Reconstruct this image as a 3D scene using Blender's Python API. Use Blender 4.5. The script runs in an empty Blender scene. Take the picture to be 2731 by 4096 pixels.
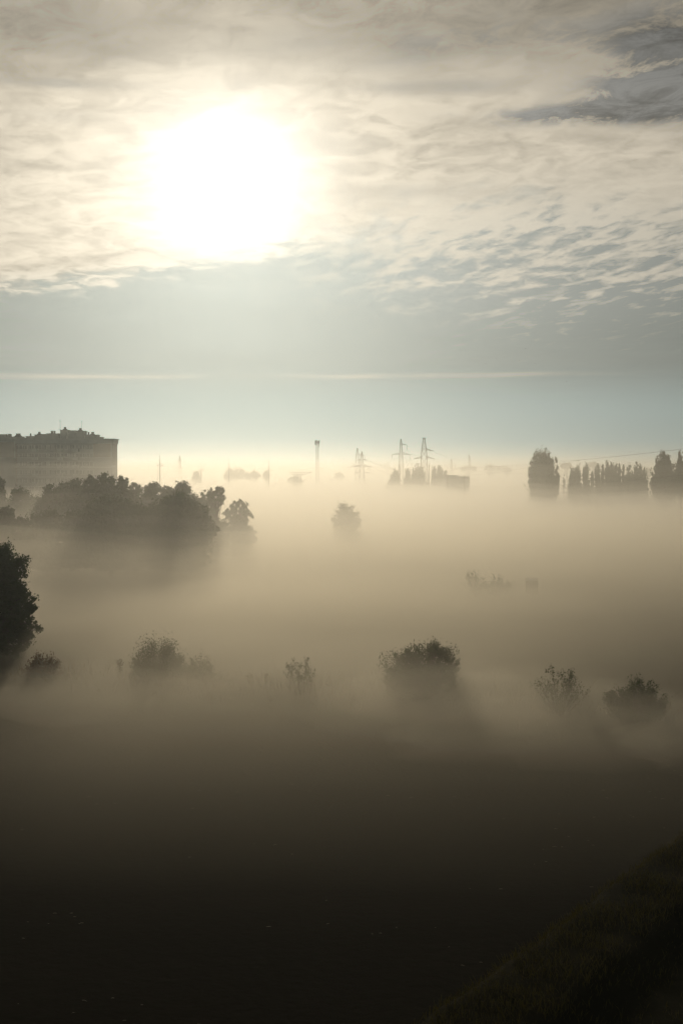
import bpy, math, random
import numpy as np
from mathutils import Vector, noise as mnoise

R = math.radians
SC = bpy.context.scene
COL = SC.collection

# ------------------------------------------------------------------ camera
CAM_H = 20.0
FPX = 50.0 / 36.0 * 4096.0           # focal length in photo pixels
CX, CY, HORIZON = 1365.5, 2048.0, 1890.0
PITCH = math.atan((CY - HORIZON) / FPX)
cam_d = bpy.data.cameras.new("camera")
cam = bpy.data.objects.new("camera", cam_d)
COL.objects.link(cam)
cam.location = (0, 0, CAM_H)
cam.rotation_euler = (math.pi / 2 - PITCH, 0, 0)
cam_d.sensor_fit = 'VERTICAL'
cam_d.sensor_height = 36.0
cam_d.lens = 50.0
cam_d.clip_start = 0.5
cam_d.clip_end = 20000.0
SC.camera = cam


def at(px, py, d):
    """World point seen at photo pixel (px, py), at distance d along +Y."""
    a, b = (px - CX) / FPX, -(py - CY) / FPX
    c, s = math.cos(PITCH), math.sin(PITCH)
    vy, vz = c + b * s, b * c - s
    k = d / vy
    return Vector((a * k, d, CAM_H + vz * k))


def mpp(d):
    return d / FPX                     # metres per photo pixel at distance d


# ------------------------------------------------------------------ properties
def tag(o, label=None, cat=None, group=None, kind=None):
    if label: o["label"] = label
    if cat: o["category"] = cat
    if group: o["group"] = group
    if kind: o["kind"] = kind
    return o


def empty(name, loc, label, cat, group=None):
    o = bpy.data.objects.new(name, None)
    o.empty_display_size = 0.5
    o.location = loc
    COL.objects.link(o)
    return tag(o, label, cat, group)


# ------------------------------------------------------------------ mesh builder
class MB:
    def __init__(self):
        self.v, self.f = [], []

    def box(self, lo, hi):
        x0, y0, z0 = lo; x1, y1, z1 = hi
        n = len(self.v)
        self.v += [(x0, y0, z0), (x1, y0, z0), (x1, y1, z0), (x0, y1, z0),
                   (x0, y0, z1), (x1, y0, z1), (x1, y1, z1), (x0, y1, z1)]
        self.f += [(n, n+3, n+2, n+1), (n+4, n+5, n+6, n+7), (n, n+1, n+5, n+4),
                   (n+1, n+2, n+6, n+5), (n+2, n+3, n+7, n+6), (n+3, n, n+4, n+7)]
        return self

    def tube(self, pts, rads, k=5, caps=True):
        pts = [Vector(p) for p in pts]
        n0 = len(self.v)
        for i, p in enumerate(pts):
            t = (pts[min(i+1, len(pts)-1)] - pts[max(i-1, 0)])
            t = t.normalized() if t.length > 1e-9 else Vector((0, 0, 1))
            a = Vector((1, 0, 0)) if abs(t.x) < 0.8 else Vector((0, 1, 0))
            u = t.cross(a).normalized(); w = t.cross(u)
            for j in range(k):
                an = 2 * math.pi * (j + .5) / k
                self.v.append(tuple(p + (u * math.cos(an) + w * math.sin(an)) * rads[i]))
        for i in range(len(pts) - 1):
            for j in range(k):
                a, b = n0 + i*k + j, n0 + i*k + (j+1) % k
                self.f.append((a, b, b + k, a + k))
        if caps:
            self.f.append(tuple(n0 + j for j in range(k))[::-1])
            e = n0 + (len(pts)-1)*k
            self.f.append(tuple(e + j for j in range(k)))
        return self

    def bar(self, a, b, w):
        return self.tube([a, b], [w*.7071, w*.7071], 4)

    def prism(self, poly, z0, z1):
        n, m = len(self.v), len(poly)
        self.v += [(x, y, z0) for x, y in poly] + [(x, y, z1) for x, y in poly]
        self.f.append(tuple(range(n, n+m))[::-1]); self.f.append(tuple(range(n+m, n+2*m)))
        for i in range(m):
            j = (i+1) % m
            self.f.append((n+i, n+j, n+m+j, n+m+i))
        return self

    def build(self, name, mat, parent=None, loc=None, smooth=False):
        me = bpy.data.meshes.new(name)
        me.from_pydata(self.v, [], self.f)
        me.materials.append(mat)
        if smooth:
            me.polygons.foreach_set("use_smooth", [True]*len(me.polygons))
        me.update()
        o = bpy.data.objects.new(name, me)
        COL.objects.link(o)
        if parent: o.parent = parent
        if loc is not None: o.location = loc
        return o


def quads_obj(name, verts, mat, parent=None):
    """verts: (n,4,3) array of separate quads -> one mesh object."""
    n = len(verts)
    me = bpy.data.meshes.new(name)
    me.vertices.add(n*4)
    me.vertices.foreach_set("co", verts.reshape(-1).astype(np.float32))
    me.loops.add(n*4)
    me.loops.foreach_set("vertex_index", np.arange(n*4, dtype=np.int32))
    me.polygons.add(n)
    me.polygons.foreach_set("loop_start", np.arange(0, n*4, 4, dtype=np.int32))
    me.polygons.foreach_set("loop_total", np.full(n, 4, dtype=np.int32))
    me.materials.append(mat)
    me.update(calc_edges=True)
    o = bpy.data.objects.new(name, me)
    COL.objects.link(o)
    if parent: o.parent = parent
    return o


def copy_tree(o, parent=None):
    c = o.copy(); COL.objects.link(c); c.parent = parent
    for ch in list(o.children):
        copy_tree(ch, c)
    return c


# ------------------------------------------------------------------ materials
def new_mat(name):
    m = bpy.data.materials.new(name); m.use_nodes = True
    nt = m.node_tree
    return m, nt, nt.nodes["Principled BSDF"]


def mat_var(name, c1, c2, scale, rough=0.9, spec=0.2, metal=0.0, detail=4.0, stretch=(1, 1, 1), bump=0.0):
    m, nt, b = new_mat(name)
    tc = nt.nodes.new("ShaderNodeTexCoord"); mp = nt.nodes.new("ShaderNodeMapping")
    mp.inputs["Scale"].default_value = stretch
    nz = nt.nodes.new("ShaderNodeTexNoise"); nz.inputs["Scale"].default_value = scale
    nz.inputs["Detail"].default_value = detail
    rp = nt.nodes.new("ShaderNodeValToRGB")
    rp.color_ramp.elements[0].position = .3; rp.color_ramp.elements[1].position = .72
    rp.color_ramp.elements[0].color = (*c1, 1); rp.color_ramp.elements[1].color = (*c2, 1)
    L = nt.links.new
    L(tc.outputs["Object"], mp.inputs["Vector"]); L(mp.outputs["Vector"], nz.inputs["Vector"])
    L(nz.outputs["Fac"], rp.inputs["Fac"]); L(rp.outputs["Color"], b.inputs["Base Color"])
    b.inputs["Roughness"].default_value = rough
    b.inputs["Specular IOR Level"].default_value = spec
    b.inputs["Metallic"].default_value = metal
    if bump:
        bp = nt.nodes.new("ShaderNodeBump"); bp.inputs["Strength"].default_value = bump
        L(nz.outputs["Fac"], bp.inputs["Height"]); L(bp.outputs["Normal"], b.inputs["Normal"])
    return m


def mat_leaf(name, c1, c2, trans):
    m = mat_var(name, c1, c2, 1.3, rough=.7, spec=.15)
    nt = m.node_tree; b = nt.nodes["Principled BSDF"]; out = nt.nodes["Material Output"]
    t = nt.nodes.new("ShaderNodeBsdfTranslucent"); t.inputs["Color"].default_value = (*trans, 1)
    a = nt.nodes.new("ShaderNodeMixShader"); a.inputs["Fac"].default_value = .3
    nt.links.new(b.outputs[0], a.inputs[1]); nt.links.new(t.outputs[0], a.inputs[2])
    nt.links.new(a.outputs[0], out.inputs["Surface"])
    return m


M = {
    'leaf': mat_leaf("leaf_green", (.026, .042, .016), (.06, .085, .03), (.08, .12, .03)),
    'willow': mat_leaf("leaf_willow", (.034, .055, .022), (.075, .1, .04), (.1, .14, .04)),
    'poplar': mat_leaf("leaf_poplar", (.03, .045, .018), (.06, .08, .03), (.08, .11, .03)),
    'rust': mat_leaf("leaf_rust", (.07, .03, .016), (.11, .055, .025), (.14, .06, .02)),
    'far': mat_leaf("leaf_far", (.035, .045, .022), (.06, .07, .035), (.07, .09, .03)),
    'bark': mat_var("bark", (.035, .028, .02), (.08, .065, .05), 6, bump=.3, stretch=(1, 1, .25)),
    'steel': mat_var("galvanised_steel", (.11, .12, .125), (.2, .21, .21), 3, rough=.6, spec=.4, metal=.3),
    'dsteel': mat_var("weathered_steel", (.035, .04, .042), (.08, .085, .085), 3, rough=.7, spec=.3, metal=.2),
    'cable': mat_var("cable", (.03, .03, .03), (.06, .06, .06), 2, rough=.6),
    'glassy': mat_var("insulator_glass", (.06, .07, .07), (.12, .13, .13), 4, rough=.3, spec=.5),
    'plaster': mat_var("grey_plaster", (.17, .18, .18), (.24, .25, .25), .35, stretch=(1, 1, .3)),
    'band': mat_var("pale_cornice", (.25, .27, .27), (.33, .35, .35), .5),
    'roofbox': mat_var("roof_render", (.20, .22, .22), (.3, .31, .3), .5),
    'cap': mat_var("tin_cap", (.04, .045, .045), (.09, .09, .09), 1.5, rough=.5, spec=.4),
    'glass': mat_var("window_glass", (.10, .11, .115), (.15, .16, .16), .4, rough=.2, spec=.3),
    'wframe': mat_var("white_frame", (.22, .23, .23), (.28, .29, .29), 2, rough=.5),
    'concrete': mat_var("concrete", (.2, .19, .17), (.3, .29, .27), 1.2),
    'tin': mat_var("tin_sheet", (.3, .3, .29), (.42, .42, .4), 1.5, rough=.45, spec=.5),
    'plank': mat_var("grey_planks", (.08, .07, .06), (.16, .14, .12), 4, stretch=(6, 1, .4)),
    'wood': mat_var("pole_wood", (.06, .05, .04), (.12, .1, .08), 4, stretch=(4, 4, .3)),
    'white': mat_var("antenna_plastic", (.2, .21, .22), (.3, .3, .3), 1, rough=.5),
    'feather': mat_var("dark_feathers", (.015, .015, .016), (.04, .04, .04), 6),
    'straw': mat_var("straw", (.2, .16, .1), (.34, .29, .2), 3, rough=.5, spec=.4),
    'grass': mat_leaf("grass_blade", (.045, .045, .012), (.10, .085, .026), (.12, .10, .025)),
    'weed': mat_leaf("weed_stalk", (.06, .05, .025), (.12, .09, .045), (.12, .09, .03)),
}


def mat_brick():
    m, nt, b = new_mat("dark_brick")
    tc = nt.nodes.new("ShaderNodeTexCoord")
    mp = nt.nodes.new("ShaderNodeMapping"); mp.inputs["Rotation"].default_value = (math.pi/2, 0, 0)
    br = nt.nodes.new("ShaderNodeTexBrick")
    br.inputs["Scale"].default_value = 1.0
    br.inputs["Brick Width"].default_value = .5; br.inputs["Row Height"].default_value = .15
    br.inputs["Mortar Size"].default_value = .015
    br.inputs["Color1"].default_value = (.10, .06, .045, 1); br.inputs["Color2"].default_value = (.14, .085, .06, 1)
    br.inputs["Mortar"].default_value = (.2, .19, .17, 1)
    nt.links.new(tc.outputs["Object"], mp.inputs["Vector"])
    nt.links.new(mp.outputs["Vector"], br.inputs["Vector"])
    nt.links.new(br.outputs["Color"], b.inputs["Base Color"])
    b.inputs["Roughness"].default_value = .9
    return m


M['brick'] = mat_brick()


def mat_ground(name, a, b_, c):
    m, nt, bs = new_mat(name)
    L = nt.links.new
    tc = nt.nodes.new("ShaderNodeTexCoord")
    n1 = nt.nodes.new("ShaderNodeTexNoise"); n1.inputs["Scale"].default_value = .05; n1.inputs["Detail"].default_value = 8
    n2 = nt.nodes.new("ShaderNodeTexNoise"); n2.inputs["Scale"].default_value = 1.7; n2.inputs["Detail"].default_value = 8
    n2.inputs["Roughness"].default_value = .7
    r1 = nt.nodes.new("ShaderNodeValToRGB")
    e = r1.color_ramp.elements
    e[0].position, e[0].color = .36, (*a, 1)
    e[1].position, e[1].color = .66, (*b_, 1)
    mx = nt.nodes.new("ShaderNodeMixRGB"); mx.inputs["Color2"].default_value = (*c, 1)
    r2 = nt.nodes.new("ShaderNodeValToRGB"); r2.color_ramp.elements[0].position = .45; r2.color_ramp.elements[1].position = .75
    L(tc.outputs["Object"], n1.inputs["Vector"]); L(tc.outputs["Object"], n2.inputs["Vector"])
    L(n1.outputs["Fac"], r1.inputs["Fac"]); L(n2.outputs["Fac"], r2.inputs["Fac"])
    L(r2.outputs["Color"], mx.inputs["Fac"]); L(r1.outputs["Color"], mx.inputs["Color1"])
    L(mx.outputs["Color"], bs.inputs["Base Color"])
    bp = nt.nodes.new("ShaderNodeBump"); bp.inputs["Strength"].default_value = .8; bp.inputs["Distance"].default_value = .2
    L(n2.outputs["Fac"], bp.inputs["Height"]); L(bp.outputs["Normal"], bs.inputs["Normal"])
    bs.inputs["Roughness"].default_value = 1.0; bs.inputs["Specular IOR Level"].default_value = 0.03
    return m


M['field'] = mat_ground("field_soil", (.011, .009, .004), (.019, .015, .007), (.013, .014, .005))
M['bank'] = mat_ground("bank_turf", (.018, .018, .008), (.04, .034, .014), (.028, .026, .01))


def mat_fog(name, dens, col, g):
    m = bpy.data.materials.new(name); m.use_nodes = True
    nt = m.node_tree; nt.nodes.clear()
    out = nt.nodes.new("ShaderNodeOutputMaterial")
    v = nt.nodes.new("ShaderNodeVolumePrincipled")
    v.inputs["Color"].default_value = (*col, 1)
    v.inputs["Density"].default_value = dens
    v.inputs["Anisotropy"].default_value = g
    nt.links.new(v.outputs[0], out.inputs["Volume"])
    return m


# ------------------------------------------------------------------ ground
def fbm(x, y, s, o=0.0):
    return mnoise.fractal(Vector((x*s + o, y*s - o, o*.37)), 1.0, 2.0, 4)


BANK_A, BANK_B = Vector((2.7, 51.2)), Vector((17.6, 76.5))
_bd = (BANK_B - BANK_A).normalized(); _bn = Vector((_bd.y, -_bd.x))


def ground_z(x, y):
    return .18 * fbm(x, y, .03)


def grid_mesh(name, xs, ys, zf, mat):
    mb = MB()
    nx = len(xs)
    for y in ys:
        for x in xs:
            mb.v.append((x, y, zf(x, y)))
    for j in range(len(ys)-1):
        for i in range(nx-1):
            a = j*nx + i
            mb.f.append((a, a+1, a+1+nx, a+nx))
    return mb.build(name, mat, smooth=True)


def spaced(near, far, n):
    """symmetric coordinates, dense in the middle"""
    h = [near * ((far/near) ** (i/(n-1))) for i in range(n)]
    return [-v for v in h[::-1]] + [0.0] + h


xs = sorted(spaced(2.5, 5000, 55))
ys = [-1000, -300, -80, -20] + [i*2.0 for i in range(0, 60)] + [120*((6500/120) ** (i/60)) for i in range(61)]
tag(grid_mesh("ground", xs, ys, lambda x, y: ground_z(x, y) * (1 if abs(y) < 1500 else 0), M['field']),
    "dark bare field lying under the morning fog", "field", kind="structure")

# grassy bank in the lower right corner: a low berm with a hollow behind it
def bank_h(x, y):
    p = Vector((x, y)) - BANK_A
    s, t = p.dot(_bd), p.dot(_bn)
    t += .4 * fbm(x, y, .10, 3.1) + .22 * fbm(x, y, .6, 9.0)
    ease = lambda a, b, q: (lambda u: u*u*(3-2*u))(min(1, max(0, (q-a)/(b-a))))
    h = 1.25 * ease(0, 1.6, t) - .75 * ease(4.2, 6.5, t) + .8 * ease(8.5, 16, t)
    h += .08 * fbm(x, y, .45, 5.0) * ease(0, 1.5, t)
    return h


bm_ = MB()
NS, NT = 150, 60
for i in range(NS):
    s = -45 + i * 1.2
    for j in range(NT):
        t = -2.0 + 26.0 * (j/(NT-1))
        q = BANK_A + _bd*s + _bn*t
        z = bank_h(q.x, q.y)
        bm_.v.append((q.x, q.y, z - .35 if j else -.6))
for i in range(NS-1):
    for j in range(NT-1):
        a = i*NT + j
        bm_.f.append((a, a+1, a+1+NT, a+NT))
tag(bm_.build("grass_bank", M['bank'], smooth=True),
    "grassy bank running diagonally beside the dark field", "bank", kind="structure")


# ------------------------------------------------------------------ vegetation
def rnd_dirs(rng, n):
    d = rng.normal(size=(n, 3))
    return d / (np.linalg.norm(d, axis=1, keepdims=True) + 1e-9)


def leaf_quads(rng, c, size, droop=0.0, axis=None):
    """rhombic leaves at centres c"""
    n = len(c)
    a = rnd_dirs(rng, n)
    if axis is not None:
        a = a*.8 + axis*.9
    a[:, 2] -= droop
    a /= np.linalg.norm(a, axis=1, keepdims=True) + 1e-9
    b = np.cross(a, rnd_dirs(rng, n)); b /= np.linalg.norm(b, axis=1, keepdims=True) + 1e-9
    s = size * rng.uniform(.6, 1.4, (n, 1))
    return np.stack([c - a*s*.55, c + b*s*.33, c + a*s*.6, c - b*s*.33], axis=1)


def make_tree(name, label, cat, lobes, d, mat, leaf, n_clu, per, seed, group=None, style='round',
              trunk_px=None, trunk_r=.22, clu=.26, stems=1, part=('crown', 'trunk')):
    """lobes: (px, py, rx_px, rz_px) as measured on the photograph at distance d."""
    rng = np.random.default_rng(seed)
    rnd = random.Random(seed)
    k = mpp(d)
    tpx = trunk_px if trunk_px is not None else lobes[0][0]
    bx = at(tpx, HORIZON, d).x
    base = Vector((bx, d, ground_z(bx, d) - .05))
    root = empty(name, base, label, cat, group)
    root.rotation_euler = (0, 0, 0)
    leaves, wood = [], MB()
    area = [lb[2]*lb[3] for lb in lobes]
    zmax = max((at(lb[0], lb[1]-lb[3], d).z for lb in lobes))
    zc = max(1.0, at(lobes[0][0], lobes[0][1], d).z - base.z)
    top = Vector((at(lobes[0][0], lobes[0][1], d).x - bx, 0, zc))
    th = [Vector((0, 0, 0)), Vector((rnd.uniform(-.2, .2), rnd.uniform(-.2, .2), zc*.4)), top*.8 + Vector((0, 0, 0)), top]
    wood.tube(th, [trunk_r*1.25, trunk_r*.95, trunk_r*.6, trunk_r*.25], 7)
    for lb, ar in zip(lobes, area):
        nc = max(6, int(n_clu * ar / sum(area)))
        c0 = at(lb[0], lb[1], d) - base
        rx, rz = lb[2]*k, lb[3]*k
        ry = rx * rnd.uniform(.8, 1.0)
        dirs = rnd_dirs(rng, nc)
        rad = rng.uniform(.2, 1, (nc, 1)) ** .45
        if style == 'poplar':
            rad = rng.uniform(.1, 1, (nc, 1)) ** .5
        rad *= rng.uniform(.82, 1.04, (nc, 1))
        cen = np.array(c0) + dirs * rad * np.array([rx, ry, rz])
        cen[:, 2] = np.maximum(cen[:, 2], .25)
        for q in range(nc):
            cr = clu * min(rx, rz) * rng.uniform(.6, 1.35)
            if style == 'poplar':
                ax = np.array([dirs[q, 0]*.18, dirs[q, 1]*.18, 1.0]); el = 2.6; cr = clu * rx * rng.uniform(.5, 1.1)
            elif style == 'willow':
                ax = np.array([dirs[q, 0]*.5, dirs[q, 1]*.5, -.6]); el = 1.6
            elif style == 'shrub':
                ax = np.array([dirs[q, 0]*.9, dirs[q, 1]*.9, .9 + dirs[q, 2]*.4]); el = 2.2
            else:
                ax = np.array([dirs[q, 0], dirs[q, 1], dirs[q, 2]*.6 + .45]); el = 1.35
            ax = ax / np.linalg.norm(ax)
            nl = max(5, int(per * rng.uniform(.5, 1.5)))
            p = rng.normal(size=(nl, 3)) * .62
            p *= np.minimum(1, 1.7/(np.linalg.norm(p, axis=1, keepdims=True)+1e-6))
            al = p @ ax
            p = (p + np.outer(al * (el - 1), ax)) * cr
            leaves.append(leaf_quads(rng, cen[q] + p, leaf, .3 if style == 'willow' else 0,
                                     ax[None, :] if style in ('shrub', 'poplar') else None))
            # a limb to this clump
            if q % 2 == 0 or style == 'shrub':
                e = Vector(cen[q])
                if style == 'shrub':
                    s0 = Vector((e.x*.12 + rnd.uniform(-.2, .2), e.y*.12 + rnd.uniform(-.2, .2), 0))
                    tip = e + Vector(ax) * cr * 1.1
                    wood.tube([s0, s0.lerp(e, .55) + Vector((0, 0, .1*e.z)), e, tip],
                              [trunk_r*.35, trunk_r*.25, trunk_r*.16, .008], 4)
                else:
                    f = rnd.uniform(.45, .85)
                    hz = min(zc*.97, max(.15*zc, e.z*f))
                    s0 = top * (hz/zc) if hz > .4*zc else Vector((0, 0, hz))
                    mid = s0.lerp(e, .5) + Vector((rnd.uniform(-.3, .3), rnd.uniform(-.3, .3), .06*(e - s0).length))
                    wood.tube([s0, mid, e], [trunk_r*.38, trunk_r*.22, trunk_r*.06], 4)
    lv = np.concatenate(leaves)
    ok = lv[:, :, 2].min(axis=1) > 0.02
    quads_obj(part[0], lv[ok], M[mat], root)
    wood.build(part[1], M['bark'], root)
    return root


def make_stem_shrub(name, label, cat, px, ytop, wpx, d, n_stems, mat, leaf, seed, group=None, fan=1.0, dens=30, spare=1.0):
    """upright sparse shrub: separate leafy stems fanning from one stool"""
    rng = np.random.default_rng(seed); rnd = random.Random(seed)
    b = at(px, HORIZON, d); base = Vector((b.x, d, ground_z(b.x, d) - .03))
    root = empty(name, base, label, cat, group)
    H = at(px, ytop, d).z - base.z; W = wpx * mpp(d) / 2
    wood, leaves = MB(), []

    def stem(p0, p1, r, nl, lr):
        mid = p0.lerp(p1, .5) + Vector((rnd.uniform(-.12, .12), rnd.uniform(-.12, .12), .1*(p1-p0).length))
        pts = [(p0*(1-t)**2 + mid*2*t*(1-t) + p1*t*t) for t in [0, .25, .5, .75, 1]]
        wood.tube(pts, [r, r*.8, r*.6, r*.4, r*.12], 4)
        t = rng.uniform(.3, 1.0, nl) ** .8
        c = np.outer((1-t)**2, p0) + np.outer(2*t*(1-t), mid) + np.outer(t*t, p1)
        c += rng.normal(size=(nl, 3)) * lr
        ax = np.array((p1 - p0).normalized())[None, :]
        leaves.append(leaf_quads(rng, c, leaf, 0, ax*.6))
        return pts
    for i in range(n_stems):
        an = rnd.uniform(0, 2*math.pi)
        rr = W * fan * math.sqrt(rnd.uniform(.02, 1))
        hh = H * rnd.uniform(.55, 1.0) * (1 - .3 * (rr/(W+1e-6))**2)
        p0 = Vector((math.cos(an)*rr*.25, math.sin(an)*rr*.25, 0))
        p1 = Vector((math.cos(an)*rr, math.sin(an)*rr, hh))
        pts = stem(p0, p1, .03, int(dens*hh/3), .1*spare)
        for _ in range(rnd.randint(1, 3)):
            q = pts[rnd.choice([2, 3])]
            e = q + Vector((rnd.uniform(-.7, .7), rnd.uniform(-.7, .7), rnd.uniform(.3, 1.0))) * (H/4)
            stem(q, e, .014, int(dens*.35), .09*spare)
    quads_obj('crown', np.concatenate(leaves), M[mat], root)
    wood.build('stems', M['bark'], root)
    return root


GROVE = "trees of the hazy grove on the left"
grove = [
    # lobes, distance, style, mat, label
    ([(8, 1962, 20, 56), (-12, 2050, 60, 90)], 330, 'poplar', 'leaf', "slender pointed tree at the left photo edge, tallest of the far left grove end"),
    ([(85, 2003, 46, 48), (66, 2080, 70, 80)], 322, 'round', 'willow', "loose grey green tree just right of the pointed tree at the left photo edge"),
    ([(146, 2026, 38, 44), (150, 2100, 56, 80)], 332, 'round', 'willow', "lacy thin crowned tree at the dip in the left grove skyline"),
    ([(204, 1984, 34, 46), (186, 2010, 26, 32), (200, 2075, 62, 80)], 300, 'shrub', 'leaf', "tree with stepped leafy sprigs rising out of the dip in the left grove"),
    ([(256, 1976, 32, 50), (270, 2060, 50, 80)], 306, 'shrub', 'leaf', "tree with spiky crown directly left of the one with a single cone top"),
    ([(308, 1966, 27, 54), (315, 2060, 48, 90)], 302, 'shrub', 'leaf', "cone topped tree left of the tallest rounded grove tree"),
    ([(366, 1943, 30, 46), (352, 2025, 56, 88)], 296, 'round', 'leaf', "dark bushy tree forming the left shoulder of the grove's highest dome"),
    ([(424, 1942, 46, 50), (430, 2040, 86, 100)], 292, 'round', 'leaf', "broad dark tree making the very top of the grove below the apartment block corner"),
    ([(487, 1954, 32, 48), (490, 2050, 66, 95)], 294, 'round', 'leaf', "dark tree forming the right shoulder of the grove's highest dome"),
    ([(543, 1970, 24, 46), (548, 2060, 50, 95)], 310, 'round', 'willow', "airy small crown in the gap right of the grove's highest dome"),
    ([(610, 1972, 36, 46), (600, 2060, 76, 95)], 305, 'round', 'willow', "rounded open tree below the first lamp mast right of the building"),
    ([(668, 1984, 28, 44), (668, 2070, 56, 90)], 312, 'round', 'willow', "low soft tree between two rounded trees in the middle of the grove"),
    ([(728, 1974, 46, 48), (722, 2070, 84, 100)], 300, 'round', 'willow', "wide feathery tree of the grove standing under the far mast with floodlights"),
    ([(866, 1984, 36, 42), (822, 1996, 34, 38), (836, 2074, 44, 80), (780, 2060, 50, 80), (870, 2130, 56, 60), (830, 2190, 90, 70)], 314, 'round', 'willow', "tree with round airy head leaning out over the right flank of the grove"),
    ([(958, 2028, 38, 30), (990, 2058, 26, 22), (924, 2056, 32, 26), (952, 2100, 44, 44), (1000, 2142, 30, 36), (965, 2160, 55, 50), (970, 2215, 60, 50)], 330, 'willow', 'willow', "small drooping willow at the right end of the grove, apart from the rest"),
    ([(720, 2058, 90, 90), (800, 2105, 62, 80), (846, 2122, 34, 26), (640, 2110, 120, 100), (760, 2160, 90, 70), (680, 2225, 120, 65), (770, 2235, 70, 55)], 268, 'willow', 'willow', "large green willow in front with a branch sticking out to the right"),
    ([(440, 2080, 120, 100), (350, 2120, 110, 90), (530, 2110, 110, 100), (430, 2215, 150, 70), (560, 2220, 120, 65), (300, 2215, 110, 65)], 266, 'round', 'willow', "massive hazy willow crown in front of the grove's highest dome"),
    ([(20, 2072, 46, 46), (-20, 2110, 70, 80), (70, 2130, 70, 70), (20, 2230, 110, 65)], 262, 'round', 'leaf', "dark tree in front of the grove just above the nearest tall tree on the left"),
    ([(190, 2120, 90, 80), (140, 2170, 90, 60), (190, 2230, 110, 60)], 270, 'round', 'willow', "dim olive tree filling the grove below its skyline dip"),
]
for i, (lb, d, st, mt, lab) in enumerate(grove):
    big = sum(a[2]*a[3] for a in lb)
    n = int(110 + big/26)
    make_tree('willow_tree' if mt == 'willow' else 'leafy_tree', lab, 'tree', lb, d, mt, .34, n, 42, 100+i, GROVE, st,
              trunk_r=.26, clu=.19 if big < 9000 else .13)

make_tree('round_tree', "lone rounded tree half sunk in fog in the middle of the meadow", 'tree',
          [(1385, 2048, 38, 44), (1416, 2080, 32, 44), (1356, 2080, 32, 44), (1387, 2085, 50, 52), (1387, 2140, 60, 55)], 370, 'willow', .30, 460, 22, 7,
          style='round', trunk_r=.25, clu=.16)

make_tree('tall_tree', "big dark tree cut by the left photo edge, nearest of all trees", 'tree',
          [(-40, 2320, 130, 130), (22, 2285, 100, 112), (70, 2410, 85, 70), (20, 2450, 120, 100), (92, 2515, 70, 52), (30, 2560, 100, 80), (-90, 2470, 150, 170)],
          152, 'leaf', .22, 1300, 46, 11, style='round', trunk_px=-50, trunk_r=.3, clu=.14)

SHR = "bushes along the near field edge"
make_tree('leafy_bush', "rust tinted bush beside the foot of the big left tree", 'bush',
          [(180, 2660, 62, 46), (215, 2680, 40, 30), (130, 2685, 40, 30)], 138, 'rust', .13, 110, 46, 21, SHR, 'shrub', trunk_r=.08, clu=.22, part=('crown', 'stems'))
make_tree('leafy_bush', "tall dark bush with jagged leafy top right of the rust tinted bush", 'bush',
          [(632, 2640, 85, 76), (560, 2680, 46, 48), (702, 2670, 44, 56), (640, 2700, 110, 60)], 137, 'leaf', .135, 260, 66, 22, SHR, 'shrub', trunk_r=.09, clu=.2, part=('crown', 'stems'))
make_tree('leafy_bush', "lower rounded bush touching the right side of the jagged dark bush", 'bush',
          [(795, 2675, 46, 42), (830, 2700, 36, 36), (760, 2710, 60, 40)], 137, 'leaf', .13, 130, 54, 23, SHR, 'shrub', trunk_r=.08, clu=.23, part=('crown', 'stems'))
make_stem_shrub('upright_bush', "sparse bush of upright leafy rods in the middle of the row of bushes", 'bush',
                1205, 2604, 150, 127, 13, 'willow', .125, 24, SHR, dens=56)
make_tree('leafy_bush', "widest and fullest bush in the row of bushes", 'bush',
          [(1700, 2640, 110, 66), (1600, 2670, 78, 66), (1790, 2665, 46, 72), (1680, 2730, 150, 80), (1740, 2598, 46, 30)], 126, 'leaf', .135, 380, 66, 25, SHR, 'shrub', trunk_r=.09, clu=.17, part=('crown', 'stems'))
make_stem_shrub('upright_bush', "thin see-through bush with wispy stems between the widest bush and the low dark bush", 'bush',
                2240, 2640, 235, 117, 26, 'leaf', .12, 26, SHR, fan=1.0, dens=44, spare=1.3)
make_tree('leafy_bush', "low dark rounded bush at the right end of the row of bushes", 'bush',
          [(2550, 2785, 80, 62), (2465, 2810, 52, 48), (2620, 2830, 44, 48), (2545, 2860, 120, 50)], 115, 'leaf', .125, 240, 66, 27, SHR, 'shrub', trunk_r=.09, clu=.2, part=('crown', 'stems'))
make_tree('leafy_bush', "faint small bush in mid meadow left of the pale low bush mound", 'bush',
          [(1900, 2312, 36, 24), (1900, 2345, 46, 32)], 229, 'willow', .24, 34, 24, 28, style='shrub', trunk_r=.08, clu=.3, part=('crown', 'stems'))
make_tree('leafy_bush', "faint low bush mound in mid meadow beside the half hidden shed", 'bush',
          [(1985, 2325, 44, 20), (2025, 2335, 30, 18), (1995, 2355, 72, 26)], 229, 'willow', .24, 46, 24, 29, style='shrub', trunk_r=.08, clu=.3, part=('crown', 'stems'))

# small things in the row: weeds and tall grass
rng = np.random.default_rng(5); rnd = random.Random(5)


def weed(px, ytop, d, seed, label):
    r_ = np.random.default_rng(seed)
    b = at(px, HORIZON, d); base = Vector((b.x, d, ground_z(b.x, d) - .02))
    root = empty('tall_weed', base, label, 'weed', 'tall dry weeds along the near field edge')
    H = at(px, ytop, d).z - base.z
    st = MB(); st.tube([(0, 0, 0), (.05, 0, H*.5), (.03, .04, H)], [.03, .022, .008], 5)
    n = 130
    t = r_.uniform(.25, 1, n)
    c = np.stack([np.zeros(n), np.zeros(n), t*H], 1) + r_.normal(size=(n, 3))*np.array([.13, .13, .08])
    quads_obj('crown', leaf_quads(r_, c, .16), M['weed'], root)
    st.build('stem', M['weed'], root)


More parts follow.
